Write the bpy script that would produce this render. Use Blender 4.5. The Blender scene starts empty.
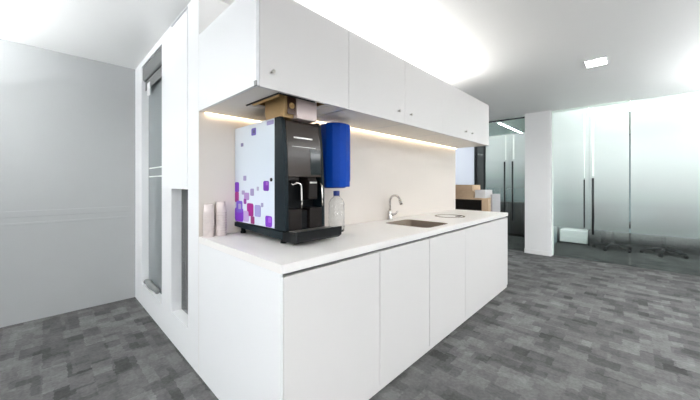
import bpy, bmesh, math, random
from mathutils import Vector, Matrix
random.seed(7)
S = bpy.context.scene
COL = S.collection

# ------------------------------------------------------------------ camera
YAW = math.radians(43.8845)
cd = bpy.data.cameras.new('camera')
cd.sensor_fit = 'HORIZONTAL'; cd.sensor_width = 36.0
cd.lens = 295.33 / 700 * 36.0
cd.shift_y = -(200 - 183.39) / 700
cd.clip_start = 0.02; cd.clip_end = 100
cam = bpy.data.objects.new('camera', cd); COL.objects.link(cam)
cam.location = (1.0723, -0.7024, 1.2471)
cam.rotation_euler = (math.pi / 2, 0, YAW)
S.camera = cam

# ------------------------------------------------------------------ world, exposure
W = bpy.data.worlds.new('world'); S.world = W; W.use_nodes = True
bg = W.node_tree.nodes['Background']
bg.inputs[0].default_value = (0.96, 0.98, 1.0, 1); bg.inputs[1].default_value = 1.1
S.view_settings.view_transform = 'Standard'; S.view_settings.look = 'None'
S.view_settings.exposure = 0.72; S.view_settings.gamma = 1.0
S.view_settings.use_curve_mapping = False
COVE_POWER = 25.0      # emission strength of the strip on top of the wall cabinets
UNDER_POWER = 7.5      # emission strength of the strips under the wall cabinets
DOWN_POWER = 45.0
FILL_UP_POWER = 30.0  # upper faces of added lamps that brighten the ceiling
FILL_LOW_POWER = 7.0      # lower faces of the added fill lamps, out of view
BEYOND_POWER = 45.0     # added brightening panels and the visible light line beyond the glass

# ------------------------------------------------------------------ helpers
def srgb(r, g, b):
    def c(v):
        v /= 255.0
        return v / 12.92 if v <= 0.04045 else ((v + 0.055) / 1.055) ** 2.4
    return (c(r), c(g), c(b), 1)

def mat(name, col, rough=0.5, metal=0.0, spec=0.5, noise=0.0, nscale=60.0, bump=0.0, emit=None, estr=0.0, coat=0.0, alpha_glass=False):
    m = bpy.data.materials.new(name); m.use_nodes = True
    nt = m.node_tree; b = nt.nodes['Principled BSDF']
    b.inputs['Base Color'].default_value = col
    b.inputs['Roughness'].default_value = rough
    b.inputs['Metallic'].default_value = metal
    b.inputs['Specular IOR Level'].default_value = spec
    b.inputs['Coat Weight'].default_value = coat
    b.inputs['Coat Roughness'].default_value = 0.06
    if emit:
        b.inputs['Emission Color'].default_value = emit; b.inputs['Emission Strength'].default_value = estr
    if alpha_glass:
        b.inputs['Transmission Weight'].default_value = 1.0
    if noise or bump:
        tc = nt.nodes.new('ShaderNodeTexCoord'); n = nt.nodes.new('ShaderNodeTexNoise')
        n.inputs['Scale'].default_value = nscale; n.inputs['Detail'].default_value = 4
        nt.links.new(tc.outputs['Object'], n.inputs['Vector'])
        if noise:
            mr = nt.nodes.new('ShaderNodeMapRange'); mr.inputs['To Min'].default_value = 1 - noise; mr.inputs['To Max'].default_value = 1 + noise
            nt.links.new(n.outputs['Fac'], mr.inputs['Value'])
            mx = nt.nodes.new('ShaderNodeVectorMath'); mx.operation = 'SCALE'
            mx.inputs[0].default_value = col[:3]
            nt.links.new(mr.outputs['Result'], mx.inputs['Scale'])
            nt.links.new(mx.outputs['Vector'], b.inputs['Base Color'])
        if bump:
            bp = nt.nodes.new('ShaderNodeBump'); bp.inputs['Strength'].default_value = bump; bp.inputs['Distance'].default_value = 0.002
            nt.links.new(n.outputs['Fac'], bp.inputs['Height']); nt.links.new(bp.outputs['Normal'], b.inputs['Normal'])
    return m

class MB:
    """collects geometry for ONE mesh object"""
    def __init__(s): s.bm = bmesh.new(); s.mats = []; s.mi = 0
    def use(s, m):
        if m not in s.mats: s.mats.append(m)
        s.mi = s.mats.index(m); return s
    def _mark(s, faces):
        for f in faces: f.material_index = s.mi
    def box(s, x0, x1, y0, y1, z0, z1, bev=0.0, seg=2):
        r = bmesh.ops.create_cube(s.bm, size=1.0)
        vs = r['verts']
        for v in vs:
            v.co = Vector(((x0 + x1) / 2 + v.co.x * (x1 - x0), (y0 + y1) / 2 + v.co.y * (y1 - y0), (z0 + z1) / 2 + v.co.z * (z1 - z0)))
        fs = set(f for v in vs for f in v.link_faces); s._mark(fs)
        if bev:
            es = list(set(e for v in vs for e in v.link_edges))
            r = bmesh.ops.bevel(s.bm, geom=es, offset=bev, segments=seg, affect='EDGES', profile=0.5)
            s._mark(r['faces'])
        return s
    def prism(s, poly, axis, a0, a1, holes=(), bev=0.0):
        """polygon (2D) extruded along axis; x:(y,z) y:(x,z) z:(x,y)"""
        def P(p, a):
            return Vector((a, p[0], p[1])) if axis == 'x' else Vector((p[0], a, p[1])) if axis == 'y' else Vector((p[0], p[1], a))
        t = bmesh.new(); edges = []
        for lp in [poly] + list(holes):
            vs = [t.verts.new(P(p, a0)) for p in lp]
            edges += [t.edges.new((vs[i], vs[(i + 1) % len(vs)])) for i in range(len(vs))]
        if holes:
            bmesh.ops.triangle_fill(t, use_beauty=True, use_dissolve=True, edges=edges)
        else:
            t.faces.new([v for v in t.verts])
        g = bmesh.ops.extrude_face_region(t, geom=list(t.faces))
        d = P((0, 0), a1) - P((0, 0), a0)
        for v in g['geom']:
            if isinstance(v, bmesh.types.BMVert): v.co += d
        bmesh.ops.recalc_face_normals(t, faces=list(t.faces))
        if bev:
            es = [e for e in t.edges if len(e.link_faces) == 2 and e.calc_face_angle(0) > 0.6]
            bmesh.ops.bevel(t, geom=es, offset=bev, segments=2, affect='EDGES', profile=0.5)
        s.merge(t); return s
    def merge(s, t):
        for f in t.faces: f.material_index = s.mi
        me = bpy.data.meshes.new('tmp'); t.to_mesh(me); t.free(); s.bm.from_mesh(me); bpy.data.meshes.remove(me)
    def lathe(s, prof, c=(0, 0, 0), n=32, axis='z', smooth=True):
        rings = []
        for r, h in prof:
            ring = []
            for i in range(n):
                a = 2 * math.pi * i / n; u, v = r * math.cos(a), r * math.sin(a)
                p = (u, v, h) if axis == 'z' else (h, u, v) if axis == 'x' else (u, h, v)
                ring.append(s.bm.verts.new(Vector(p) + Vector(c)))
            rings.append(ring)
        fs = []
        for a, b in zip(rings, rings[1:]):
            for i in range(n):
                fs.append(s.bm.faces.new((a[i], a[(i + 1) % n], b[(i + 1) % n], b[i])))
        if prof[0][0] > 1e-5: fs.append(s.bm.faces.new(rings[0][::-1]))
        if prof[-1][0] > 1e-5: fs.append(s.bm.faces.new(rings[-1]))
        for f in fs: f.smooth = smooth
        s._mark(fs); return s
    def tube(s, pts, rad, n=12):
        pts = [Vector(p) for p in pts]; rads = rad if isinstance(rad, (list, tuple)) else [rad] * len(pts)
        rings = []; up = None
        for i, p in enumerate(pts):
            d = (pts[min(i + 1, len(pts) - 1)] - pts[max(i - 1, 0)]).normalized()
            if up is None: up = d.orthogonal().normalized()
            up = (up - d * up.dot(d)).normalized(); sd = d.cross(up)
            rings.append([s.bm.verts.new(p + (up * math.cos(2 * math.pi * k / n) + sd * math.sin(2 * math.pi * k / n)) * rads[i]) for k in range(n)])
        fs = []
        for a, b in zip(rings, rings[1:]):
            for i in range(n): fs.append(s.bm.faces.new((a[i], a[(i + 1) % n], b[(i + 1) % n], b[i])))
        for f in fs: f.smooth = True
        fs += [s.bm.faces.new(rings[0][::-1]), s.bm.faces.new(rings[-1])]
        s._mark(fs); return s
    def build(s, name, m=None, parent=None, label=None):
        bmesh.ops.recalc_face_normals(s.bm, faces=list(s.bm.faces))
        if parent is not None:
            root = Vector((0, 0, 0)); q = parent
            while q is not None: root += q.location; q = q.parent
            bmesh.ops.translate(s.bm, verts=list(s.bm.verts), vec=-root)
        me = bpy.data.meshes.new(name); s.bm.to_mesh(me); s.bm.free()
        for k in (s.mats if s.mats else [m]): me.materials.append(k)
        o = bpy.data.objects.new(name, me); COL.objects.link(o)
        if parent is not None: o.parent = parent
        if label: o['label'] = label
        return o

def tag(o, label, cat, group=None, kind=None):
    o['label'] = label; o['category'] = cat
    if group: o['group'] = group
    if kind: o['kind'] = kind
    return o

def thing(name, loc, label, cat, group=None, kind=None):
    o = bpy.data.objects.new(name, None); o.empty_display_size = 0.05
    COL.objects.link(o); o.location = loc
    return tag(o, label, cat, group, kind)

def struct(o, label, cat):
    return tag(o, label, cat, None, 'structure')

def arc(c, r, a0, a1, n, plane='xz'):
    out = []
    for i in range(n + 1):
        a = a0 + (a1 - a0) * i / n; u, v = r * math.cos(a), r * math.sin(a)
        out.append((c[0] + u, c[1], c[2] + v) if plane == 'xz' else (c[0] + u, c[1] + v, c[2]))
    return out

def rrect(x0, x1, y0, y1, r, n=5):
    pts = []
    for cx, cy, a in ((x1 - r, y1 - r, 0), (x0 + r, y1 - r, 90), (x0 + r, y0 + r, 180), (x1 - r, y0 + r, 270)):
        for i in range(n + 1):
            t = math.radians(a + 90 * i / n); pts.append((cx + r * math.cos(t), cy + r * math.sin(t)))
    return pts

# ------------------------------------------------------------------ materials
M = {}
M['wall'] = mat('white_wall_paint', (.80, .80, .80, 1), .7, noise=.015, nscale=8)
M['ceil'] = mat('white_ceiling_paint', (.80, .80, .79, 1), .8, noise=.01, nscale=5)
M['grey_wall'] = mat('grey_wall_paint', srgb(158, 160, 160), .6, noise=.03, nscale=3)
M['blue_wall'] = mat('pale_blue_wall_paint', (.74, .79, .88, 1), .6)
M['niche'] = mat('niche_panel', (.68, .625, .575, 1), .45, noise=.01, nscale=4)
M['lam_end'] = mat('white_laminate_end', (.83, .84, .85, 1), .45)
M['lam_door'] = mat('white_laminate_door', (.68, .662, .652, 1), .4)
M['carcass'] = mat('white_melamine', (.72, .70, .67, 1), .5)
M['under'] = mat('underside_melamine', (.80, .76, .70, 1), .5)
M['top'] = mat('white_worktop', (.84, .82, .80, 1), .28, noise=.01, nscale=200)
M['kick'] = mat('dark_plinth', (.10, .10, .10, 1), .6)
M['gap'] = mat('grey_channel_and_shade', (.22, .22, .22, 1), .5)  # channels and caps; also seam and gap pieces standing in for shade
M['steel'] = mat('brushed_steel', (.58, .56, .53, 1), .32, metal=1, noise=.05, nscale=90)
M['sinksteel'] = mat('sink_steel', (.20, .160, .125, 1), .5, metal=.75, noise=.08, nscale=40)
M['chrome'] = mat('satin_chrome', (.62, .60, .57, 1), .2, metal=1)
M['black'] = mat('black_plastic', (.004, .005, .006, 1), .42, spec=.15, noise=.2, nscale=300)
M['slate'] = mat('dark_slate_plastic', (.006, .012, .016, 1), .45, spec=.14, noise=.1, nscale=300)
M['gloss'] = mat('glossy_dark_brown', (.030, .021, .016, 1), .16, spec=.36)
M['brownbox'] = mat('dark_brown_plastic', (.011, .008, .007, 1), .36, spec=.2)
M['screen'] = mat('dark_screen', (.01, .016, .018, 1), .1)
M['mach_white'] = mat('machine_white_panel', srgb(206, 216, 226), .3, coat=.1)
M['kraft'] = mat('tan_chipboard', srgb(196, 160, 106), .7, noise=.15, nscale=120)
M['hopper'] = mat('tan_hopper', srgb(190, 158, 110), .4, noise=.12, nscale=60)
M['hopperbrown'] = mat('brown_hopper_end', srgb(74, 44, 28), .4)
M['pink'] = mat('pale_pink_canister', srgb(240, 222, 218), .5)
M['cup'] = mat('white_paper', (.74, .66, .635, 1), .6, noise=.02, nscale=90)
M['blue'] = mat('blue_plastic', srgb(4, 62, 158), .45, spec=.12, noise=.08, nscale=25)
M['bluecap'] = mat('dark_blue_cap', srgb(24, 44, 120), .35)
M['clear'] = mat('clear_plastic', (.94, .95, .95, 1), .06, alpha_glass=True)
M['label'] = mat('pale_bottle_label', srgb(222, 216, 210), .5)
M['wood'] = mat('light_oak', srgb(194, 168, 140), .55, noise=.14, nscale=22)
M['inside'] = mat('dark_brown_interior', (.03, .024, .02, 1), .6)
M['greyside'] = mat('grey_cabinet_side', srgb(170, 168, 170), .5)
M['paper'] = mat('white_paper_sheets', (.78, .78, .79, 1), .7)
M['blind'] = mat('grey_blind_fabric', srgb(112, 114, 114), .8, noise=.08, nscale=80)
M['cloth'] = mat('grey_cloth', srgb(120, 122, 122), .9, noise=.2, nscale=60, bump=.6)
M['darkmetal'] = mat('dark_bronze_metal', (.03, .032, .034, 1), .35, metal=.6)
M['darkfab'] = mat('black_upholstery', (.012, .012, .014, 1), .8, noise=.2, nscale=90)
M['darkwood'] = mat('dark_veneer', (.02, .02, .021, 1), .5, noise=.2, nscale=20)
M['led_warm'] = mat('warm_led', (1, 1, 1, 1), .5, emit=(1, .80, .55, 1), estr=UNDER_POWER)
M['led_cove'] = mat('white_led', (1, 1, 1, 1), .5, emit=(1, .985, .96, 1), estr=COVE_POWER)
M['led_down'] = mat('downlight_diffuser', (1, 1, 1, 1), .5, emit=(1, .99, .97, 1), estr=DOWN_POWER)
M['fill_room'] = mat('fill_lower_diffuser', (1, 1, 1, 1), .5, emit=(.96, .985, 1, 1), estr=FILL_LOW_POWER)
M['fill_up'] = mat('fill_upper_diffuser', (1, 1, 1, 1), .5, emit=(.96, .985, 1, 1), estr=FILL_UP_POWER)
M['fill_dim'] = mat('dim_fill_diffuser', (1, 1, 1, 1), .5, emit=(.96, .985, 1, 1), estr=1.5)
M['fill_corridor'] = mat('corridor_fill_diffuser', (1, 1, 1, 1), .5, emit=(.96, .985, 1, 1), estr=18)  # added corridor panel that brightens the pale wall
M['led_beyond'] = mat('glow_panel_diffuser', (1, 1, 1, 1), .5, emit=(.95, 1, .98, 1), estr=BEYOND_POWER)
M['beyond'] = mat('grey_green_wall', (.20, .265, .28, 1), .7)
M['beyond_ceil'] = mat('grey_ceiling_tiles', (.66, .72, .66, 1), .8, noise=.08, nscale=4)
M['seal'] = None
M['strip'] = mat('clear_edge_seal', srgb(235, 245, 238), .3)

def carpet(name, dark=1.0):
    m = bpy.data.materials.new(name); m.use_nodes = True; nt = m.node_tree; N = nt.nodes; L = nt.links
    b = N['Principled BSDF']; b.inputs['Roughness'].default_value = .95; b.inputs['Specular IOR Level'].default_value = .1
    tc = N.new('ShaderNodeTexCoord')
    def bricks(sx, sy, off, c1, c2, rot=0.0, shift=(0, 0, 0)):
        mp = N.new('ShaderNodeMapping'); mp.inputs['Rotation'].default_value = (0, 0, rot); mp.inputs['Location'].default_value = shift
        wn = N.new('ShaderNodeTexNoise'); wn.inputs['Scale'].default_value = 40; L.new(tc.outputs['Object'], wn.inputs['Vector'])
        ws = N.new('ShaderNodeVectorMath'); ws.operation = 'MULTIPLY_ADD'; ws.inputs[1].default_value = (.03, .03, 0)
        L.new(wn.outputs['Color'], ws.inputs[0]); L.new(tc.outputs['Object'], ws.inputs[2]); L.new(ws.outputs['Vector'], mp.inputs['Vector'])
        t = N.new('ShaderNodeTexBrick'); t.offset = off; t.offset_frequency = 2
        t.inputs['Scale'].default_value = 1.0; t.inputs['Brick Width'].default_value = sx; t.inputs['Row Height'].default_value = sy
        t.inputs['Mortar Size'].default_value = 0.0; t.inputs['Bias'].default_value = 0.0
        t.inputs['Color1'].default_value = (c1, c1, c1, 1); t.inputs['Color2'].default_value = (c2, c2, c2, 1)
        L.new(mp.outputs['Vector'], t.inputs['Vector']); return t.outputs['Color']
    def mix(a, b2, f, mode='MIX'):
        k = N.new('ShaderNodeMix'); k.data_type = 'RGBA'; k.blend_type = mode
        k.inputs['Factor'].default_value = f; L.new(a, k.inputs['A']); L.new(b2, k.inputs['B']); return k.outputs['Result']
    a = bricks(.17, .115, .43, 0.08, 0.38)
    c = bricks(.11, .095, .37, 0.09, 0.36, 0, (.31, .17, 0))
    d = bricks(.30, .17, .6, 0.10, 0.30, 0, (.11, .53, 0))
    k = mix(mix(a, c, .45), d, .22)
    n = N.new('ShaderNodeTexNoise'); n.inputs['Scale'].default_value = 55; n.inputs['Detail'].default_value = 5
    L.new(tc.outputs['Object'], n.inputs['Vector'])
    n2 = N.new('ShaderNodeTexNoise'); n2.inputs['Scale'].default_value = 9; n2.inputs['Detail'].default_value = 3
    L.new(tc.outputs['Object'], n2.inputs['Vector'])
    ad = N.new('ShaderNodeMath'); ad.operation = 'ADD'; L.new(n.outputs['Fac'], ad.inputs[0]); L.new(n2.outputs['Fac'], ad.inputs[1])
    mr = N.new('ShaderNodeMapRange'); mr.inputs['From Max'].default_value = 2.0; mr.inputs['To Min'].default_value = .25 * dark; mr.inputs['To Max'].default_value = 1.75 * dark
    L.new(ad.outputs[0], mr.inputs['Value'])
    vm = N.new('ShaderNodeVectorMath'); vm.operation = 'SCALE'; L.new(k, vm.inputs[0]); L.new(mr.outputs['Result'], vm.inputs['Scale'])
    L.new(vm.outputs['Vector'], b.inputs['Base Color'])
    bp = N.new('ShaderNodeBump'); bp.inputs['Strength'].default_value = .5; bp.inputs['Distance'].default_value = .004
    L.new(n.outputs['Fac'], bp.inputs['Height']); L.new(bp.outputs['Normal'], b.inputs['Normal'])
    return m
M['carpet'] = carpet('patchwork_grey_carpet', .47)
M['carpet_shaded'] = carpet('shaded_dark_carpet', .2)  # same carpet scaled darker, shade beyond the glass put in its colour

def film_glass(name, stops, tint=(.88, .92, .91), clear=(.82, .86, .85), zmax=2.5, gloss=.12):
    """glass with a printed gradient privacy film: density follows the height of the pane"""
    m = bpy.data.materials.new(name); m.use_nodes = True; nt = m.node_tree; N = nt.nodes; L = nt.links
    N.remove(N['Principled BSDF']); out = N['Material Output']
    tc = N.new('ShaderNodeTexCoord'); sp = N.new('ShaderNodeSeparateXYZ'); L.new(tc.outputs['Object'], sp.inputs[0])
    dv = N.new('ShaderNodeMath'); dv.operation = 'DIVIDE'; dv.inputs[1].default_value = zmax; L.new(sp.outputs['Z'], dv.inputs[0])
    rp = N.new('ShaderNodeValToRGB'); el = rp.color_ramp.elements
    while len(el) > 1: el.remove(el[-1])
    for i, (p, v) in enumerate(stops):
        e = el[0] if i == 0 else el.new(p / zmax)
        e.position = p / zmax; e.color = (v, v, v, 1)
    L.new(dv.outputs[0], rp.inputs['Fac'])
    tr = N.new('ShaderNodeBsdfTransparent'); tr.inputs[0].default_value = (*clear, 1)
    tl = N.new('ShaderNodeBsdfTranslucent'); tl.inputs[0].default_value = (*tint, 1)
    df = N.new('ShaderNodeBsdfDiffuse'); df.inputs[0].default_value = (*tint, 1)
    m1 = N.new('ShaderNodeMixShader'); m1.inputs[0].default_value = .45; L.new(tl.outputs[0], m1.inputs[1]); L.new(df.outputs[0], m1.inputs[2])
    m2 = N.new('ShaderNodeMixShader'); L.new(rp.outputs['Color'], m2.inputs[0]); L.new(tr.outputs[0], m2.inputs[1]); L.new(m1.outputs[0], m2.inputs[2])
    gl = N.new('ShaderNodeBsdfGlossy'); gl.inputs['Roughness'].default_value = gloss
    fr = N.new('ShaderNodeFresnel'); fr.inputs['IOR'].default_value = 1.45
    m3 = N.new('ShaderNodeMixShader'); L.new(fr.outputs[0], m3.inputs[0]); L.new(m2.outputs[0], m3.inputs[1]); L.new(gl.outputs[0], m3.inputs[2])
    L.new(m3.outputs[0], out.inputs['Surface']); return m
M['film_right'] = film_glass('film_and_light_fade_right', [(.0, .0), (.34, .03), (.52, .26), (.9, .36), (1.4, .66), (1.9, .95), (2.5, 1.0)])  # film clear near the floor; ramp above stands in for room brightness
M['film_left'] = film_glass('film_and_light_fade_left', [(.0, .0), (.45, .02), (.9, .09), (1.3, .33), (1.7, .82), (2.17, .97), (2.19, .0), (2.5, .0)])  # brightness fade of the darker left room painted into the film density
M['film_window'] = film_glass('grey_window_film', [(0, .75), (2.5, .75)], tint=(.62, .68, .69), clear=(.55, .60, .61))
M['film_narrow'] = film_glass('smoked_narrow_glass', [(0, .45), (2.5, .45)], tint=(.28, .29, .29), clear=(.30, .31, .31))

def seal():
    m = bpy.data.materials.new('clear_edge_strip'); m.use_nodes = True; N = m.node_tree.nodes; N.remove(N['Principled BSDF'])
    t = N.new('ShaderNodeBsdfTranslucent'); t.inputs[0].default_value = (.97, .99, .97, 1)
    m.node_tree.links.new(t.outputs[0], N['Material Output'].inputs['Surface']); return m
M['seal'] = seal()

# ------------------------------------------------------------------ the setting
H = 2.497; XL = -2.8745; XN = -.967; XR = -.652; L_ = 3.128; YF = 5.40; JOG = .62
struct(MB().box(-3.3, 6.5, -4.5, YF + .02, -.06, 0).build('floor', M['carpet']), 'grey patchwork carpet tile floor', 'floor')
struct(MB().box(-3.3, 6.5, -4.5, YF + .02, H, H + .08).build('ceiling', M['ceil']), 'plain white ceiling', 'ceiling')
struct(MB().box(XL - .14, XL, -4.5, 0, 0, H).build('wall_left', M['grey_wall']), 'plain grey wall on the left', 'wall')
tb = MB(); tb.box(XL, XL + .004, -4.5, -.002, .945, 1.000, .0015); tb.box(XL, XL + .003, -4.5, -.002, .875, .895, .001)
struct(tb.build('trim_1', M['grey_wall']), 'slim grey rail moulding along the grey wall', 'trim')
# partition with two openings
hole1 = [(-2.577, .215), (-1.83, .215), (-1.83, 2.44), (-2.577, 2.44)]
hole2 = [(-1.557, .235), (-1.173, .235), (-1.173, 2.49), (-1.557, 2.49)]
struct(MB().prism([(XL - .14, 0), (-.973, 0), (-.973, H), (XL - .14, H)], 'y', 0, .13, holes=[hole1, hole2]).build('wall_end', M['lam_end']),
       'white partition wall with a tall window and a narrow window', 'wall')
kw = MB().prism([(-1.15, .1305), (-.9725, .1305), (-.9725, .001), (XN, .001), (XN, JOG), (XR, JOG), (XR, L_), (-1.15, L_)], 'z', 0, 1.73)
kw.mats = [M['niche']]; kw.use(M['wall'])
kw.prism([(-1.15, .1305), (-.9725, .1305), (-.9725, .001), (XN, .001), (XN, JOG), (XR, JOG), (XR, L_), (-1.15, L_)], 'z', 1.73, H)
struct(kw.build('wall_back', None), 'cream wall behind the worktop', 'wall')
struct(MB().box(-3.3, -3.02, .0, YF, 0, H).build('wall_corridor', M['grey_wall']), 'grey wall of the corridor behind the kitchen', 'wall')
struct(MB().box(-3.3, -1.285, YF, YF + .12, 0, H).build('wall_far', M['blue_wall']), 'pale bluish white wall beyond the counter end', 'wall')
struct(MB().box(-.345, .047, 5.31, 5.60, 0, H, .003).build('pillar', M['wall']), 'white square pillar between the two glass doors', 'pillar')
pb = MB(); pb.box(-.351, .053, 5.304, 5.312, 0, .075, .002); pb.box(.047, .053, 5.312, 5.38, 0, .075, .002)
struct(pb.build('baseboard_pillar', M['wall']), 'low white skirting around the pillar', 'baseboard')

# rooms beyond the glass
struct(MB().box(-3.3, 6.5, YF + .02, 9.6, -.06, 0).build('floor_beyond', M['carpet_shaded']), 'dark carpet beyond the glass, its shade put in the colour', 'floor')
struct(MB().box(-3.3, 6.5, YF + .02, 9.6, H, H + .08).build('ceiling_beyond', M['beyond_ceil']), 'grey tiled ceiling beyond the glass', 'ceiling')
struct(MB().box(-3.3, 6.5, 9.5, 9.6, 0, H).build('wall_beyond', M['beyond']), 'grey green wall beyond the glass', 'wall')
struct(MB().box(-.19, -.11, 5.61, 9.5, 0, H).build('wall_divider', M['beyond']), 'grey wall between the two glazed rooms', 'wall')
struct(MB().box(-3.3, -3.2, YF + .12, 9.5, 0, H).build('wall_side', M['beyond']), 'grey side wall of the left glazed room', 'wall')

# window_1, window_2
w1 = struct(MB().box(-2.577, -1.83, .062, .072, .215, 2.44).build('window_1', M['film_window']), 'tall grey glass window in the white partition', 'window')
MB().box(-2.54, -1.90, .058, .0615, 1.395, 1.407).build('reflection_bar', M['strip'], w1, 'thin white bar imitating a reflection on the glass, upper')  # white bars modelled in place of reflections on the glass
MB().box(-2.54, -1.90, .058, .0615, 1.31, 1.322).build('reflection_bar', M['strip'], w1, 'thin white bar imitating a reflection on the glass, lower')
MB().box(-2.16, -2.135, .074, .10, .217, 2.438).build('mullion', M['blind'], w1)
w2 = struct(MB().box(-1.557, -1.173, .072, .082, .235, 1.9).build('window_2', M['film_narrow']), 'narrow dark glass window below the white panel', 'window')

# glass doors
def bar_handle(name, x, y, z0, z1, parent, r=.014):
    h = MB(); h.tube([(x, y, z0), (x, y, z1)], r, 10)
    for z in (z0 + .12, z1 - .12): h.tube([(x, y, z), (x, YF + .03, z)], r * .6, 8)
    return h.build(name, M['darkmetal'], parent)
d1 = struct(MB().box(-1.285, -.19, YF + .105, YF + .125, H - .035, H).build('door_1', M['darkmetal']), 'frosted double glass door left of the white pillar', 'door')
MB().box(-1.285, -1.25, YF + .02, YF + .12, 0, H - .035).build('frame', M['darkmetal'], d1)
MB().box(-1.25, -1.105, YF + .05, YF + .062, 0, H - .035).build('side_pane', M['film_narrow'], d1)
MB().box(-1.105, -1.08, YF + .03, YF + .08, 0, H - .035).build('frame', M['darkmetal'], d1)
def leaf(x0, x1, y, z0, z1, key, parent, sx0, sx1, sz0, sz1):
    o = MB().prism([(x0, z0), (x1, z0), (x1, z1), (x0, z1)], 'y', y, y + .012, holes=[[(sx0, sz0), (sx1, sz0), (sx1, sz1), (sx0, sz1)]]).build('door_leaf', M[key], parent)
    MB().box(sx0 + .0004, sx1 - .0004, y + .004, y + .008, sz0 + .0004, sz1 - .0004).build('clear_strip', M['seal'], o, 'bright strip without frosting')
    return o
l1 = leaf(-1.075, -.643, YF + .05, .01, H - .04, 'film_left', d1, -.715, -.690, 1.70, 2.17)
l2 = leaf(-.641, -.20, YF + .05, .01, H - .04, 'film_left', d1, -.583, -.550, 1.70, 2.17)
bar_handle('handle', -.705, YF - .01, .55, 1.66, l1); bar_handle('handle', -.568, YF - .01, .55, 1.66, l2)
d2 = struct(MB().box(.049, 1.03, YF, YF + .06, H - .02, H).build('door_2', M['strip']), 'frosted double glass door right of the white pillar', 'door')
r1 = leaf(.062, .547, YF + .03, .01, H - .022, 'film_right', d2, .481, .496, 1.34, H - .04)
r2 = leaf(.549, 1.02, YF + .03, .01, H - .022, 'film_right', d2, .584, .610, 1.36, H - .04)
MB().box(.049, .062, YF + .01, YF + .06, .0, H - .022).build('frame', M['strip'], d2)
bar_handle('handle', .49, YF - .02, .53, 1.31, r1, .009); bar_handle('handle', .60, YF - .02, .43, 1.33, r2, .015)
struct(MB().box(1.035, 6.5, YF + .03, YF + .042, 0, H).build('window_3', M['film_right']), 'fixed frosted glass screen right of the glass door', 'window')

# ------------------------------------------------------------------ kitchen: base run
ORD = ['first', 'second', 'third', 'fourth', 'fifth']
T0 = .010; BS = [T0, .680, 1.268, 1.905, L_]; US = [.018, .634, 1.266, 1.90, 2.49, L_]
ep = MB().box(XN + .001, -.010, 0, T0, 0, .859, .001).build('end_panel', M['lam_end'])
tag(ep, 'broad white end panel of the base units under the coffee machine end', 'panel')
base_lab = ['white base cabinet door nearest the coffee machine, beside the end panel',
            'white base cabinet second from the coffee machine end',
            'white base cabinet third from the coffee machine end, below the sink',
            'wide white base cabinet at the far end of the worktop, below the round inset disc']
for i in range(4):
    y0 = BS[i]; y1 = BS[i + 1]; xb = XR + .012
    t = thing('base_cabinet', (-.3, (y0 + y1) / 2, 0), base_lab[i], 'cabinet', 'white base cabinets under the worktop')
    c = MB()
    c.box(xb, -.033, y0 + .001, y0 + .016, .07, .84); c.box(xb, -.033, y1 - .016, y1 - .001, .07, .84)
    c.box(xb, -.033, y0 + .016, y1 - .016, .07, .086); c.box(xb, xb + .012, y0 + .016, y1 - .016, .086, .84)
    c.mats = [M['carcass']]; c.use(M['gap']); c.box(-.0328, -.0305, y0 - .0, y0 + .012, .07, .84); c.box(-.0328, -.0305, y1 - .012, y1, .07, .84)  # grey strips put the seam shade behind the door edges
    c.build('carcass', None, t)
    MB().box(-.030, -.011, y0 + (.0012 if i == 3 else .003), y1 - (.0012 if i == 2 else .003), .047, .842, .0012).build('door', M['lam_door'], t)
    MB().box(-.048, -.020, y0 + .0002, y1 - .0002, .012, .0435).build('plinth', M['lam_door'], t)
    MB().box(-.080, -.062, y0 + .01, y1 - .0002, .0, .069).build('kickboard', M['kick'], t, 'dark recessed strip at the floor')
    MB().box(-.056, -.040, y0, y1, .8405, .8595).build('finger_channel', M['gap'], t)

# worktop with a sink cut-out and a chute cut-out
SX0, SX1, SY0, SY1 = -.50, -.085, 1.365, 1.735
sink_loop = rrect(SX0, SX1, SY0, SY1, .05, 6)
CHX, CHY, CHR = -.335, 2.285, .155
chute_loop = [(CHX + CHR * math.cos(2 * math.pi * k / 36), CHY + CHR * math.sin(2 * math.pi * k / 36)) for k in range(36)]
wt = MB().prism([(XN + .001, 0), (-.006, 0), (-.006, L_), (XR + .001, L_), (XR + .001, JOG - .001), (XN + .001, JOG - .001)], 'z', .86, .90, holes=[sink_loop, chute_loop])
wt = wt.build('worktop', M['top'])
tag(wt, 'long white worktop running over the base cabinets', 'worktop')
# sink
sk = thing('sink', ((SX0 + SX1) / 2, (SY0 + SY1) / 2, .72), 'rectangular brown-grey steel sink set into the white worktop below the tap', 'sink')
b = MB(); loops = []
for z, ins in ((.9003, -.008), (.9012, -.006), (.9012, .002), (.899, .004), (.80, .010), (.735, .02), (.722, .05)):
    lp = rrect(SX0 + ins, SX1 - ins, SY0 + ins, SY1 - ins, max(.02, .05 - ins * .5), 6)
    loops.append([b.bm.verts.new((x, y, z)) for x, y in lp])
for a, c in zip(loops, loops[1:]):
    for i in range(len(a)):
        f = b.bm.faces.new((a[i], a[(i + 1) % len(a)], c[(i + 1) % len(a)], c[i])); f.smooth = True
b.bm.faces.new(loops[-1]); b.build('bowl', M['sinksteel'], sk)
MB().lathe([(.0, .7235), (.03, .7235), (.042, .7265), (.045, .7235)], ((SX0 + SX1) / 2, (SY0 + SY1) / 2, 0), 24).build('drain', M['chrome'], sk)
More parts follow.
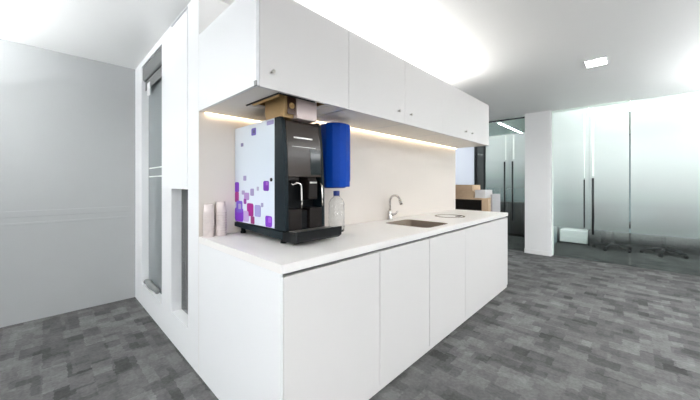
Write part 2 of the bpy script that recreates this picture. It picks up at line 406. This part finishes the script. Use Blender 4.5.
# chute disc
ch = thing('waste_chute', (CHX, CHY, .88), 'round white inset disc with grey rim in the worktop beyond the sink', 'waste chute')
MB().lathe([(CHR - .002, .872), (CHR - .002, .9025), (CHR - .014, .9035), (CHR - .014, .872)], (CHX, CHY, 0), 40).build('rim', M['sinksteel'], ch)
MB().lathe([(.0, .874), (CHR - .018, .874), (CHR - .018, .8985), (CHR - .026, .9005), (.0, .9005)], (CHX, CHY, 0), 40).build('lid', M['top'], ch)
MB().box(CHX + .055, CHX + .100, CHY + .01, CHY + .065, .9006, .9046, .0015).build('finger_pull', M['darkmetal'], ch)
# tap
FX, FY = -.612, 1.60
fa = thing('tap', (FX, FY, .90), 'chrome swan-neck tap standing on the worktop behind the sink', 'tap')
MB().lathe([(.030, .90), (.030, .907), (.024, .912), (.0225, .96), (.020, .985), (.012, .99)], (FX, FY, 0), 24).build('base', M['chrome'], fa)
sp = [(FX, FY, .985), (FX, FY, 1.06)] + [(p[0], p[1], p[2]) for p in arc((FX + .058, FY, 1.075), .058, math.pi, math.radians(12), 14)] + [(FX + .130, FY, 1.052)]
MB().tube(sp, .0105, 14).build('spout', M['chrome'], fa)
MB().tube([(FX + .1145, FY, 1.089), (FX + .131, FY, 1.05)], .0145, 14).build('aerator', M['chrome'], fa)
MB().tube([(FX + .018, FY + .01, .945), (FX + .045, FY + .028, .958), (FX + .062, FY + .04, .985)], [.011, .009, .007], 10).build('lever', M['chrome'], fa)

# ------------------------------------------------------------------ kitchen: wall cabinets
XU = -.222; ZB = 1.716; ZT = 2.212
up_lab = ['white wall cabinet above the coffee machine with one knob at its lower left',
          'white wall cabinet second from the coffee machine end',
          'white wall cabinet third from the coffee machine end, in the middle of the row',
          'white wall cabinet fourth along, knob at its lower right',
          'white wall cabinet at the far end of the row, above the worktop end']
knob_y = [(0, .083), (1, 1.17), (2, 1.337), (3, 2.405), (4, 2.575)]
HX0, HX1, HY0, HY1 = -.60, -.250, .142, .50
for i in range(5):
    y0 = (0 if i == 0 else US[i]); y1 = US[i + 1]; xb = (XN if i == 0 else XR) + .001
    t = thing('wall_cabinet', (-.4, (y0 + y1) / 2, ZB), up_lab[i], 'cabinet', 'white wall cabinets over the worktop')
    yi = US[0] if i == 0 else y0 + .001
    yb = JOG - .001 if i == 0 else y1 - .001
    # bottom, top, back and side boards
    c = MB(); x1 = XU - .021
    c.box(xb, x1, yi, yb, ZT - .018, ZT)
    if i: c.box(xb, x1, y0 + .001, y0 + .017, ZB, ZT - .018)
    c.box(xb, x1, yb - .016, yb, ZB, ZT - .018)
    c.box(xb, xb + .01, yi + (.017 if i else 0), yb - .016, ZB + .018, ZT - .018)
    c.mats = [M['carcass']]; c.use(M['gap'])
    if i in (0, 1): c.box(x1 + .0001, x1 + .0008, y1 - .012, y1, ZB + .002, ZT - .002)  # seam shade as thin grey strips, nearer cabinets only
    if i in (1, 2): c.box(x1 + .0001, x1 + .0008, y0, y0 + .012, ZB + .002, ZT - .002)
    c.build('carcass', None, t)
    if i == 0:
        hb = [(HX0, HY0), (HX1, HY0), (HX1, HY1), (HX0, HY1)]
        MB().prism([(xb, yi), (x1, yi), (x1, yb - .016), (xb, yb - .016)], 'z', ZB, ZB + .018, holes=[hb]).build('bottom_board', M['under'], t, 'underside board with a cut-out over the coffee machine')
        e = MB(); e.box(HX0, HX1 + .004, HY0 - .004, HY0 + .004, ZB - .006, ZB + .02); e.box(HX1 - .003, HX1 + .005, HY0 + .004, .38, ZB - .006, ZB + .02)
        e.build('cutout_edging', M['black'], t, 'black edging strip around the cut-out')
        MB().box(HX0 + .06, HX1 - .03, HY0 + .0045, HY0 + .022, ZB - .010, ZB + .03).build('cutout_lip', M['kraft'], t, 'tan chipboard lip along the cut-out')
        lin = MB(); lin.box(HX0 - .10, HX0 - .09, HY0 - .1, HY1 + .08, ZB + .019, ZB + .40)
        lin.box(HX0 - .09, HX1, HY1 + .07, HY1 + .08, ZB + .019, ZB + .40); lin.build('lining', M['kraft'], t, 'raw tan chipboard lining seen through the cut-out')
        MB().box(xb, XU - .001, 0, US[0] - .001, ZB, ZT, .001).build('side_panel', M['lam_end'], t)
        MB().box(XU - .02, XU + .001, -.0015, .004, ZB - .003, ZB + .022).build('corner_cap', M['gap'], t)
        dy0 = US[0] + .001
    else:
        MB().box(xb, x1, yi + .017, yb - .016, ZB, ZB + .018).build('bottom_board', M['under'], t)
        dy0 = y0 + (.0004 if i in (3, 4) else .0015)
    g_ = .0004 if i in (2, 3) else .0015
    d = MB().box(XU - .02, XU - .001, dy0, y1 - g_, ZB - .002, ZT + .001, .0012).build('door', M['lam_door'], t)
    for k, ky in knob_y:
        if k == i:
            MB().lathe([(.005, XU - .001), (.005, XU + .012), (.0095, XU + .014), (.0105, XU + .020), (.008, XU + .025), (.0, XU + .026)], (0, ky, 1.797), 18, 'x').build('knob', M['steel'], d, 'small round metal knob')

# ------------------------------------------------------------------ strip lights
def strip(name, x, y0, y1, z, key, label, w=.012, h=.007):
    t = thing(name, (x, (y0 + y1) / 2, z), label, 'strip light')
    MB().box(x - w / 2 - .003, x + w / 2 + .003, y0 - .004, y1 + .004, z + (h * .5), z + h, 0).build('channel', M['chrome'], t)
    MB().box(x - w / 2, x + w / 2, y0, y1, z, z + h * .5 - .0002).build('diffuser', M[key], t)
    return t
strip('strip_light', XR + .014, .65, L_ - .01, ZB - .0075, 'led_warm', 'warm strip light under the wall cabinets along the cream wall')
strip('strip_light', XN + .014, .035, .60, ZB - .0075, 'led_warm', 'short warm strip light in the niche behind the coffee machine')
t = thing('strip_light', (-.38, 1.4, ZT), 'white strip light lying on top of the wall cabinets', 'strip light')
MB().box(-.41, -.35, .55, 2.62, ZT + .002, ZT + .009).build('channel', M['chrome'], t)
MB().box(-.405, -.355, .56, 2.61, ZT + .0095, ZT + .02, .003).build('diffuser', M['led_cove'], t)

# ------------------------------------------------------------------ coffee machine
cm = thing('coffee_machine', (-.66, .385, .90), 'tall black coffee machine with a white side panel of purple squares', 'coffee machine')
MX0, MY0, MY1 = -.964, .24, .53
body = MB()
body.box(MX0, -.45, MY0 + .006, MY1, .975, 1.632, .006)
body.build('body', M['black'], cm)
MB().prism([(MX0 - .002, .945), (-.40, .925), (-.36, .925), (-.36, .974), (MX0 - .002, .974)], 'y', MY0 - .004, MY1 + .004, bev=.004).build('base', M['slate'], cm)
# front housing, leaning: top further back
fr = MB().prism([(-.449, .976), (-.335, .976), (-.338, 1.23), (-.352, 1.45), (-.372, 1.612), (-.392, 1.634), (-.449, 1.634)], 'y', MY0 - .002, MY0 + .022, bev=.004)
fr.build('front_frame', M['slate'], cm)
fr = MB().prism([(-.449, .976), (-.335, .976), (-.338, 1.23), (-.352, 1.45), (-.372, 1.612), (-.392, 1.634), (-.449, 1.634)], 'y', MY1 - .018, MY1 + .002, bev=.004)
fr.build('front_frame', M['slate'], cm)
# glossy door above the dispensing bay
dr = MB().prism([(-.449, 1.285), (-.343, 1.285), (-.350, 1.45), (-.369, 1.606), (-.386, 1.622), (-.449, 1.622)], 'y', MY0 + .0225, MY1 - .0185, bev=.003)
dr = dr.build('door', M['gloss'], cm)
tl = MB()
xx = MY0 + .07
for k in range(13):
    w_ = random.choice((.006, .008, .010)); tl.box(-.3565, -.3535, xx, xx + w_, 1.512, 1.520); xx += w_ + .003
tl.box(-.3535, -.3505, MY0 + .055, MY1 - .06, 1.462, 1.464)
tl.build('raised_trim', M['steel'], dr)
MB().prism([(-.352, 1.30), (-.3405, 1.30), (-.347, 1.455), (-.358, 1.455)], 'y', MY0 + .185, MY0 + .262).build('display', M['screen'], dr, 'dark rectangular display')
# bay: recess, nozzle block, spouts, lower cup shelf
MB().box(-.449, -.43, MY0 + .0225, MY1 - .0185, .977, 1.284).build('bay_back', M['black'], cm)
MB().box(-.43, -.345, MY0 + .025, MY0 + .10, 1.262, 1.284, .003).build('bay_lintel', M['brownbox'], cm)
MB().prism([(-.429, 1.14), (-.335, 1.15), (-.335, 1.255), (-.35, 1.284), (-.429, 1.284)], 'y', MY0 + .165, MY0 + .232, bev=.004).build('nozzle_block', M['brownbox'], cm)
MB().box(-.337, -.332, MY0 + .172, MY0 + .225, 1.247, 1.257, .001).build('nozzle_badge', M['steel'], cm)
hp = [(-.36, MY0 + .045, 1.255)] + [(-.33, MY0 + .045 + .03 * (1 - math.cos(a)), 1.225 + .025 * math.sin(a)) for a in [math.radians(d) for d in range(30, 181, 25)]] + [(-.33, MY0 + .108, 1.15), (-.33, MY0 + .108, 1.10)]
MB().tube(hp, .0062, 10).build('steam_spout', M['chrome'], cm)
MB().tube([(-.36, MY1 - .03, 1.26), (-.325, MY1 - .03, 1.23), (-.322, MY1 - .03, 1.16), (-.325, MY1 - .03, 1.11)], .0055, 10).build('water_spout', M['chrome'], cm)
MB().box(-.429, -.338, MY0 + .024, MY0 + .115, .977, 1.098, .004).build('lower_cover', M['brownbox'], cm)
MB().box(-.429, -.338, MY0 + .175, MY1 - .019, .977, 1.098, .004).build('lower_cover', M['brownbox'], cm)
MB().box(-.429, -.36, MY0 + .117, MY0 + .173, .977, 1.085, .002).build('cup_bay', M['black'], cm)
# drip tray
dtp = MB().prism([(-.359, .918), (-.245, .918), (-.222, .935), (-.218, .985), (-.232, .985), (-.238, .972), (-.359, .972)], 'y', MY0 - .004, MY1 + .04, bev=.004)
dt = dtp.build('drip_tray', M['black'], cm)
g = MB()
for k in range(11):
    yk = MY0 + .03 + k * .0255
    g.box(-.325, -.245, yk, yk + .008, .973, .977)
g.box(-.33, -.325, MY0 + .02, MY1 + .02, .973, .977); g.box(-.245, -.24, MY0 + .02, MY1 + .02, .973, .977)
g.build('grille', M['steel'], dt)
for fx in (-.90, -.40):
    for fy in (MY0 + .03, MY1 - .03):
        MB().lathe([(.019, .9005), (.019, .912), (.015, .916), (.015, .944 if fx < -.5 else .924)], (fx, fy, 0), 16).build('foot', M['black'], cm)
# white side panel with printed squares (one mesh, several colours)
pn = MB().use(M['mach_white']); pn.box(MX0 + .002, -.447, MY0 - .001, MY0 + .005, .982, 1.632, .0015)
def px_panel(px, py):
    t = (px - 350) / 295.33; ca, sa = math.cos(YAW), math.sin(YAW)
    F = (MY0 + .7024) / (ca + sa * t); return -sa * F + ca * t * F + 1.0723, 1.2471 - (py - 183.39) * F / 295.33
SQ = [(253.9, 131.8, 4.6, 8.5, (118, 106, 186)), (270.4, 122.7, 7, 6, (170, 160, 218)), (242.3, 144.9, 2.6, 4, (132, 130, 180)),
      (245, 178.2, 3, 5, (172, 160, 216)), (266.3, 185.9, 5.6, 10, (122, 50, 165)), (236.9, 187.2, 4.6, 10, (130, 50, 190)),
      (236.8, 197, 4.4, 10, (165, 30, 140)), (243.4, 192.5, 3, 4, (178, 165, 215)), (252.3, 192.2, 3.6, 7, (172, 158, 214)),
      (258, 188.7, 2.2, 4, (190, 188, 220)), (246.8, 196.3, 5, 7, (190, 152, 222)), (245.2, 201.4, 2.6, 5, (140, 30, 150)),
      (250.4, 209.7, 6.4, 12, (152, 12, 132)), (257.9, 210.9, 6.2, 11, (164, 158, 220)), (262.3, 205, 2.2, 4, (170, 165, 210)),
      (246.3, 216.2, 5.2, 10, (206, 180, 236)), (239.3, 215.6, 8.4, 14, (146, 62, 208)), (239.6, 206.6, 6, 11, (150, 122, 222)),
      (252.8, 220.2, 3.6, 7, (140, 4, 112)), (268.9, 222.0, 6.6, 11, (128, 42, 180)), (270, 220, 3, 5, (176, 120, 214)), (267.2, 183.6, 2, 3.4, (178, 130, 208)),
      (254, 131.8, 2, 3.6, (70, 60, 130)), (240, 206.4, 2.8, 5, (196, 190, 236))]
sqm = {}
for k, (px, py, w_, h_, c) in enumerate(SQ):
    x0, z0 = px_panel(px - w_ / 2, py + h_ / 2); x1, z1 = px_panel(px + w_ / 2, py - h_ / 2)
    xa, za = px_panel(px, py)
    hw = (x1 - x0) / 2; hh = h_ / 2 * (z1 - z0) / h_ 
    x0 = max(x0, MX0 + .004); x1 = min(x1, -.449)
    if c not in sqm: sqm[c] = mat('printed_square', srgb(*[max(0, (v - .35 * (sum(c) / 3)) / .65 * .80) if max(c) - min(c) > 70 else v * .84 for v in c]), .35)
    pn.use(sqm[c]); r_ = min(x1 - x0, 2 * hh) * .18
    pn.prism(rrect(x0, x1, max(za - hh, .985), min(za + hh, 1.629), r_, 3), 'y', MY0 - .0014 - .00005 * k, MY0 - .0008)
pn.build('side_panel', None, cm, 'white side panel printed with purple and magenta squares')
lx, lz = px_panel(271.7, 179.7)
MB().lathe([(.011, MY0 - .0015), (.011, MY0 - .006), (.0, MY0 - .0062)], (lx, 0, lz), 16, 'y').build('lock', M['black'], cm)
# hoppers on top, rising through the cut-out of the wall cabinet
hb_ = MB().prism([(-.575, 1.634), (-.395, 1.634), (-.372, 1.70), (-.372, 1.86), (-.59, 1.86), (-.59, 1.68)], 'y', .258, .335, bev=.004).build('bean_hopper', M['hopper'], cm)
MB().box(-.371, -.366, .275, .332, 1.65, 1.76, .002).build('hopper_end', M['hopperbrown'], hb_, 'dark brown end cap')
MB().lathe([(.018, -.366), (.018, -.3625), (.012, -.362), (.012, -.3655)], (0, .303, 1.70), 18, 'x').build('hopper_dial', M['kraft'], hb_)
MB().box(-.56, -.365, .339, .492, 1.634, 1.85, .004).build('powder_canister', M['pink'], cm, 'pale pinkish white canister')

# ------------------------------------------------------------------ paper cups (nested upside down)
CH_ = .078
def cup_proto():
    t = thing('paper_cup', (0, 0, 0), '', 'paper cup', 'paper cups stacked beside the coffee machine')
    MB().lathe([(.0345, .005), (.0265, CH_), (.0260, CH_), (.0252, CH_ - .004), (.0, CH_ - .004)], n=24).build('wall', M['cup'], t)
    MB().lathe([(.0345, .0), (.0360, .0015), (.0360, .004), (.0345, .005)], n=24).build('rim', M['cup'], t)
    return t
proto = cup_proto(); first = True
def place_cup(x, y, z, label):
    global first
    if first: o = proto; first = False
    else:
        o = proto.copy(); COL.objects.link(o)
        for chd in [q for q in proto.children]:
            c = chd.copy(); COL.objects.link(c); c.parent = o
    o.location = (x, y, z); o['label'] = label
for (x, y, n, nm) in ((-.922, .046, 9, 'shorter left'), (-.918, .122, 10, 'taller right')):
    for k in range(n):
        z = .9005 + k * .0165
        if k == n - 1: lab = 'topmost white paper cup of the %s stack' % nm
        elif k == 0: lab = 'bottom white paper cup of the %s stack, resting on the worktop' % nm
        else: lab = 'white paper cup in the middle of the %s stack' % nm
        place_cup(x + random.uniform(-.0006, .0006), y + random.uniform(-.0006, .0006), z, lab)

# ------------------------------------------------------------------ blue dispenser and clear bottle
BX, BY, BR = -.528, .800, .115
bd = thing('dispenser', (BX, BY, 1.22), 'tall bright blue cylindrical dispenser behind the coffee machine', 'dispenser')
MB().lathe([(.085, 1.222), (BR - .006, 1.222), (BR - .003, 1.226), (BR - .003, 1.26), (BR, 1.27), (BR, 1.665), (BR - .004, 1.676), (.09, 1.682), (.0, 1.682)], (BX, BY, 0), 14, smooth=False).build('shell', M['blue'], bd)
MB().lathe([(.05, 1.212), (.075, 1.2125), (.084, 1.2215)], (BX, BY, 0), 24).build('outlet_ring', M['bluecap'], bd)
MB().box(XR + .001, BX - BR + .02, BY - .05, BY + .05, 1.35, 1.60, .004).build('wall_bracket', M['bluecap'], bd)
CX_, CY_ = -.474, .765
cb = thing('bottle', (CX_, CY_, .90), 'clear plastic bottle with dark blue cap standing under the blue dispenser', 'bottle')
prof = [(.0, .901), (.050, .901), (.056, .907)]
for k in range(5): prof += [(.0575, .935 + k * .034), (.0560, .948 + k * .034), (.0575, .961 + k * .034)]
prof += [(.0565, 1.105), (.042, 1.135), (.024, 1.150), (.020, 1.165), (.0185, 1.165), (.022, 1.149), (.040, 1.133), (.0545, 1.104), (.0550, .93), (.053, .909), (.0, .905)]
MB().lathe(prof, (CX_, CY_, 0), 32).build('body', M['clear'], cb)
MB().lathe([(.0215, 1.158), (.023, 1.16), (.023, 1.19), (.020, 1.194), (.0, 1.194)], (CX_, CY_, 0), 20).build('cap', M['bluecap'], cb)

# ------------------------------------------------------------------ left partition furnishings
pl = tag(MB().box(-1.554, -1.180, -.004, .03, 1.205, 2.466, .002).build('cover_panel', M['lam_end']), 'tall white cover panel over the narrow dark window', 'panel')
MB().box(-1.556, -1.174, .034, .05, 1.25, 2.489).build('gap_shade_sheet', M['gap'], pl, 'added dark sheet imitating shade in the gap round the panel')  # sheet added to darken the gap, in place of its shade
rb = thing('roller_blind', (-2.2, .03, 2.36), 'grey roller blind cassette at the top of the tall window', 'blind')
MB().prism([(.008, 2.43), (.058, 2.43), (.058, 2.30), (.02, 2.295), (.008, 2.31)], 'x', -2.57, -1.837, bev=.003).build('cassette', M['blind'], rb)
MB().box(-2.565, -1.84, .032, .036, 2.20, 2.294).build('fabric', M['blind'], rb)
MB().box(-2.46, -2.36, .024, .030, 2.12, 2.25, .002).build('pull_tab', M['paper'], rb, 'small white tab')
cl = MB()
pts = []
for k in range(15):
    u = k / 14; pts.append((-2.54 + .42 * u, .032 + .006 * math.sin(u * 9), .2155 + .030 + .018 * math.sin(u * 3.1) * (1 - u * .4)))
cl.tube(pts, [.018 + .012 * math.sin(math.pi * min(1, .15 + k / 14 * .8)) for k in range(15)], 12)
cl = cl.build('cloth', M['cloth']); tag(cl, 'rolled grey cloth lying on the sill of the tall window', 'cloth')
zmin = min(v.co.z for v in cl.data.vertices); cl.location.z = .2155 - zmin

# ------------------------------------------------------------------ shelf unit beyond the worktop
SHY = 3.75
sh = thing('shelf_unit', (-.8, SHY + .2, 0), 'low oak shelf unit with dark open bay beyond the worktop end', 'shelf')
s_ = MB()
s_.box(-1.28, -.535, SHY, SHY + .40, 1.005, 1.03); s_.box(-1.28, -.535, SHY, SHY + .40, .78, .80)
s_.box(-1.28, -1.255, SHY, SHY + .40, .0, 1.005); s_.box(-.535, -.445, SHY, SHY + .40, .0, 1.03)
s_.build('frame', M['wood'], sh)
MB().box(-1.255, -.535, SHY + .37, SHY + .39, .80, 1.005).build('back_panel', M['inside'], sh)
MB().box(-1.255, -.537, SHY + .01, SHY + .365, .801, .815).build('shelf_liner', M['inside'], sh)
MB().box(-1.255, -.537, SHY + .01, SHY + .365, .99, 1.0045).build('shelf_ceiling', M['inside'], sh)
MB().box(-1.255, -.535, SHY + .01, SHY + .03, .02, .78).build('door', M['wood'], sh)
MB().box(-.444, -.42, SHY + .10, SHY + .46, .0, 1.085, .002).build('side_board', M['greyside'], sh, 'grey side board, taller than the oak frame')
MB().box(-.60, -.444, SHY + .405, SHY + .46, .0, 1.085, .002).build('rear_box', M['greyside'], sh)
for k, (z, dx, lab) in enumerate(((1.0305, .012, 'light wooden tray box on the shelf unit, lower of two'), (1.1305, .0, 'light wooden tray box on the shelf unit, upper of two'))):
    t = thing('tray_box', (-.9, SHY + .17, z), lab, 'box', 'wooden tray boxes on the shelf unit')
    q = MB(); X0, X1 = -1.24 + dx, -.675 + dx
    q.box(X0, X1, SHY + .01, SHY + .022, z, z + .094, .001); q.box(X0, X1, SHY + .318, SHY + .33, z, z + .094, .001)
    q.box(X0, X0 + .012, SHY + .022, SHY + .318, z, z + .094); q.box(X1 - .012, X1, SHY + .022, SHY + .318, z, z + .094); q.box(X0 + .012, X1 - .012, SHY + .022, SHY + .318, z, z + .008)
    q.build('tray', M['wood'], t)
    if k: 
        pq = MB()
        for j in range(5): pq.box(X0 + .03 + j * .006, X1 - .02 + random.uniform(-.004, .004), SHY + .03, SHY + .31, z + .009 + j * .016, z + .024 + j * .016)
        pq = pq.build('paper_stack', M['paper']); tag(pq, 'white sheets filling the upper wooden tray box', 'paper')
pq = MB()
for j in range(7): pq.box(-.640 + random.uniform(-.004, .004), -.495 + random.uniform(-.004, .004), SHY + .02, SHY + .32, 1.0305 + j * .017, 1.0455 + j * .017, .001)
tag(pq.build('paper_stack', M['paper']), 'pile of white papers beside the wooden tray boxes', 'paper')

# ------------------------------------------------------------------ ceiling lamps and added fill lights
def downlight(x, y, label, w=.16, d=.20, key='led_down'):
    t = thing('ceiling_light', (x, y, H), label, 'ceiling light', 'square recessed ceiling lights')
    f = MB(); a, b_ = w / 2, d / 2; r = .014
    f.prism([(x - a - r, y - b_ - r), (x + a + r, y - b_ - r), (x + a + r, y + b_ + r), (x - a - r, y + b_ + r)], 'z', H - .008, H, holes=[[(x - a, y - b_), (x + a, y - b_), (x + a, y + b_), (x - a, y + b_)]])
    f.build('frame', M['wall'], t)
    MB().box(x - a + .001, x + a - .001, y - b_ + .001, y + b_ - .001, H - .005, H - .001).build('diffuser', M[key], t)
    return t
downlight(.79, 3.25, 'small square recessed light glowing in the ceiling at upper right')
def glow_panel(x, y, w, d, label, key='led_beyond'):  # light line is visible; other panels are added to brighten glass and walls
    t = thing('glow_panel', (x, y, H), label, 'ceiling light')
    MB().box(x - w / 2 - .02, x + w / 2 + .02, y - d / 2 - .02, y + d / 2 + .02, H - .006, H).build('frame', M['wall'], t)
    MB().box(x - w / 2, x + w / 2, y - d / 2, y + d / 2, H - .012, H - .0065).build('diffuser', M[key], t)
def fill_lamp(x, y, w, d, label, low='fill_room'):  # made-up hanging lamps out of view, added to brighten ceiling and fronts
    t = thing('fill_light', (x, y, H), label, 'ceiling light', None)
    z = 2.06
    MB().box(x - w / 2, x + w / 2, y - d / 2, y + d / 2, z, z + .05, .004).build('housing', M['wall'], t)
    MB().box(x - w / 2 + .02, x + w / 2 - .02, y - d / 2 + .02, y + d / 2 - .02, z + .0505, z + .056).build('upper_diffuser', M['fill_up'], t)
    MB().box(x - w / 2 + .02, x + w / 2 - .02, y - d / 2 + .02, y + d / 2 - .02, z - .006, z - .0005).build('lower_diffuser', M[low], t)
    for k in (-.4, .4):
        MB().tube([(x + k * w, y + k * d, z + .05), (x + k * w, y + k * d, H)], .003, 6).build('wire', M['chrome'], t)
fill_lamp(2.9, -.4, .5, 1.3, 'added unseen fill light at the right of the aisle, nearest the grey wall side')
fill_lamp(2.8, 2.7, .5, 1.3, 'added unseen fill light at the right of the aisle, half way along the counter')
fill_lamp(2.5, 4.2, .5, 1.3, 'added unseen fill light at the right of the aisle, near the frosted glass')
fill_lamp(1.0, -2.3, 1.3, .5, 'added unseen fill light in front of the white end panel')
fill_lamp(-1.9, -1.7, 1.3, .5, 'added unseen fill light in front of the narrow dark window', 'fill_dim')
fill_lamp(-2.4, 8.6, 1.2, .4, 'added unseen fill light deep in the room behind the left glass door', 'fill_dim')
glow_panel(-1.95, 4.2, .6, .6, 'added square fill panel in the corridor behind the cream wall', 'fill_corridor')
glow_panel(-.72, 5.57, .8, .10, 'added slim fill light just inside the left glass door')
glow_panel(1.5, 5.53, 2.7, .05, 'added slim fill light just inside the right glass door and screen')
glow_panel(.75, 6.05, .9, .3, 'added unseen fill panel in the room behind the right glass door')
glow_panel(2.3, 6.05, .9, .3, 'added unseen fill panel behind the fixed frosted screen')
glow_panel(-1.6, 6.0, .5, .2, 'added unseen fill panel behind the dark side pane of the left glass door')
glow_panel(-.93, 6.9, .03, 2.2, 'slim ceiling light line seen through the clear top of the left glass door')

# ------------------------------------------------------------------ furniture beyond the glass
pd = thing('pedestal', (.17, 7.0, 0), 'low white pedestal cabinet behind the right glass door', 'cabinet')
MB().box(-.06, .40, 6.85, 7.25, .03, .275, .004).build('body', M['wall'], pd)
for k in range(2): MB().box(-.05, .39, 6.838, 6.849, .04 + k * .115, .15 + k * .115, .002).build('drawer', M['wall'], pd)
for px_ in (-.09, .42):
    MB().box(px_ - .012, px_ + .012, 6.86, 6.9, 0, .33, .003).build('post', M['darkmetal'], pd)
def chair(x, y, rz, label):
    t = thing('office_chair', (x, y, 0), label, 'chair', 'black chairs behind the glass')
    b = MB().box(x - .24, x + .24, y - .24, y + .24, .43, .50, .03, 3); b.build('seat', M['darkfab'], t)
    MB().box(x - .22, x + .22, y + .22, y + .28, .56, .98, .025, 3).build('backrest', M['darkfab'], t)
    MB().tube([(x, y + .1, .44), (x, y + .26, .48), (x, y + .285, .7)], .018, 8).build('back_stem', M['darkmetal'], t)
    MB().tube([(x, y, .09), (x, y, .43)], .028, 10).build('column', M['darkmetal'], t)
    for k in range(5):
        a = 2 * math.pi * k / 5
        q = MB().tube([(x, y, .10), (x + .28 * math.cos(a), y + .28 * math.sin(a), .065)], [.024, .016], 8).build('leg', M['darkmetal'], t)
        MB().lathe([(.0, -.02), (.028, -.018), (.028, .018), (.0, .02)], (x + .28 * math.cos(a), y + .28 * math.sin(a), .0285), 14, 'x').build('castor', M['black'], q)
    t.rotation_euler.z = rz
chair(.78, 6.75, .6, 'black swivel chair behind the right glass door, nearer the handles')
chair(1.45, 6.8, -.5, 'black swivel chair behind the right glass, at the photo edge')
lt = thing('low_table', (1.05, 7.6, 0), 'long low black table behind the right glass door', 'table')
MB().box(.55, 2.6, 7.3, 7.9, .40, .44, .004).build('tabletop', M['darkwood'], lt)
for x in (.6, 2.55):
    for y in (7.35, 7.85): MB().box(x - .02, x + .02, y - .02, y + .02, 0, .399).build('leg', M['darkmetal'], lt)
cr = thing('credenza', (-1.0, 7.2, 0), 'dark low credenza behind the left glass door', 'cabinet')
MB().box(-1.9, -.25, 7.0, 7.45, .06, .80, .004).build('body', M['darkwood'], cr)
MB().box(-1.85, -.30, 7.05, 7.40, 0, .06).build('plinth', M['black'], cr)
for k in range(3): MB().box(-1.89 + k * .545, -1.355 + k * .545, 6.985, 6.999, .08, .78, .002).build('door', M['darkwood'], cr)
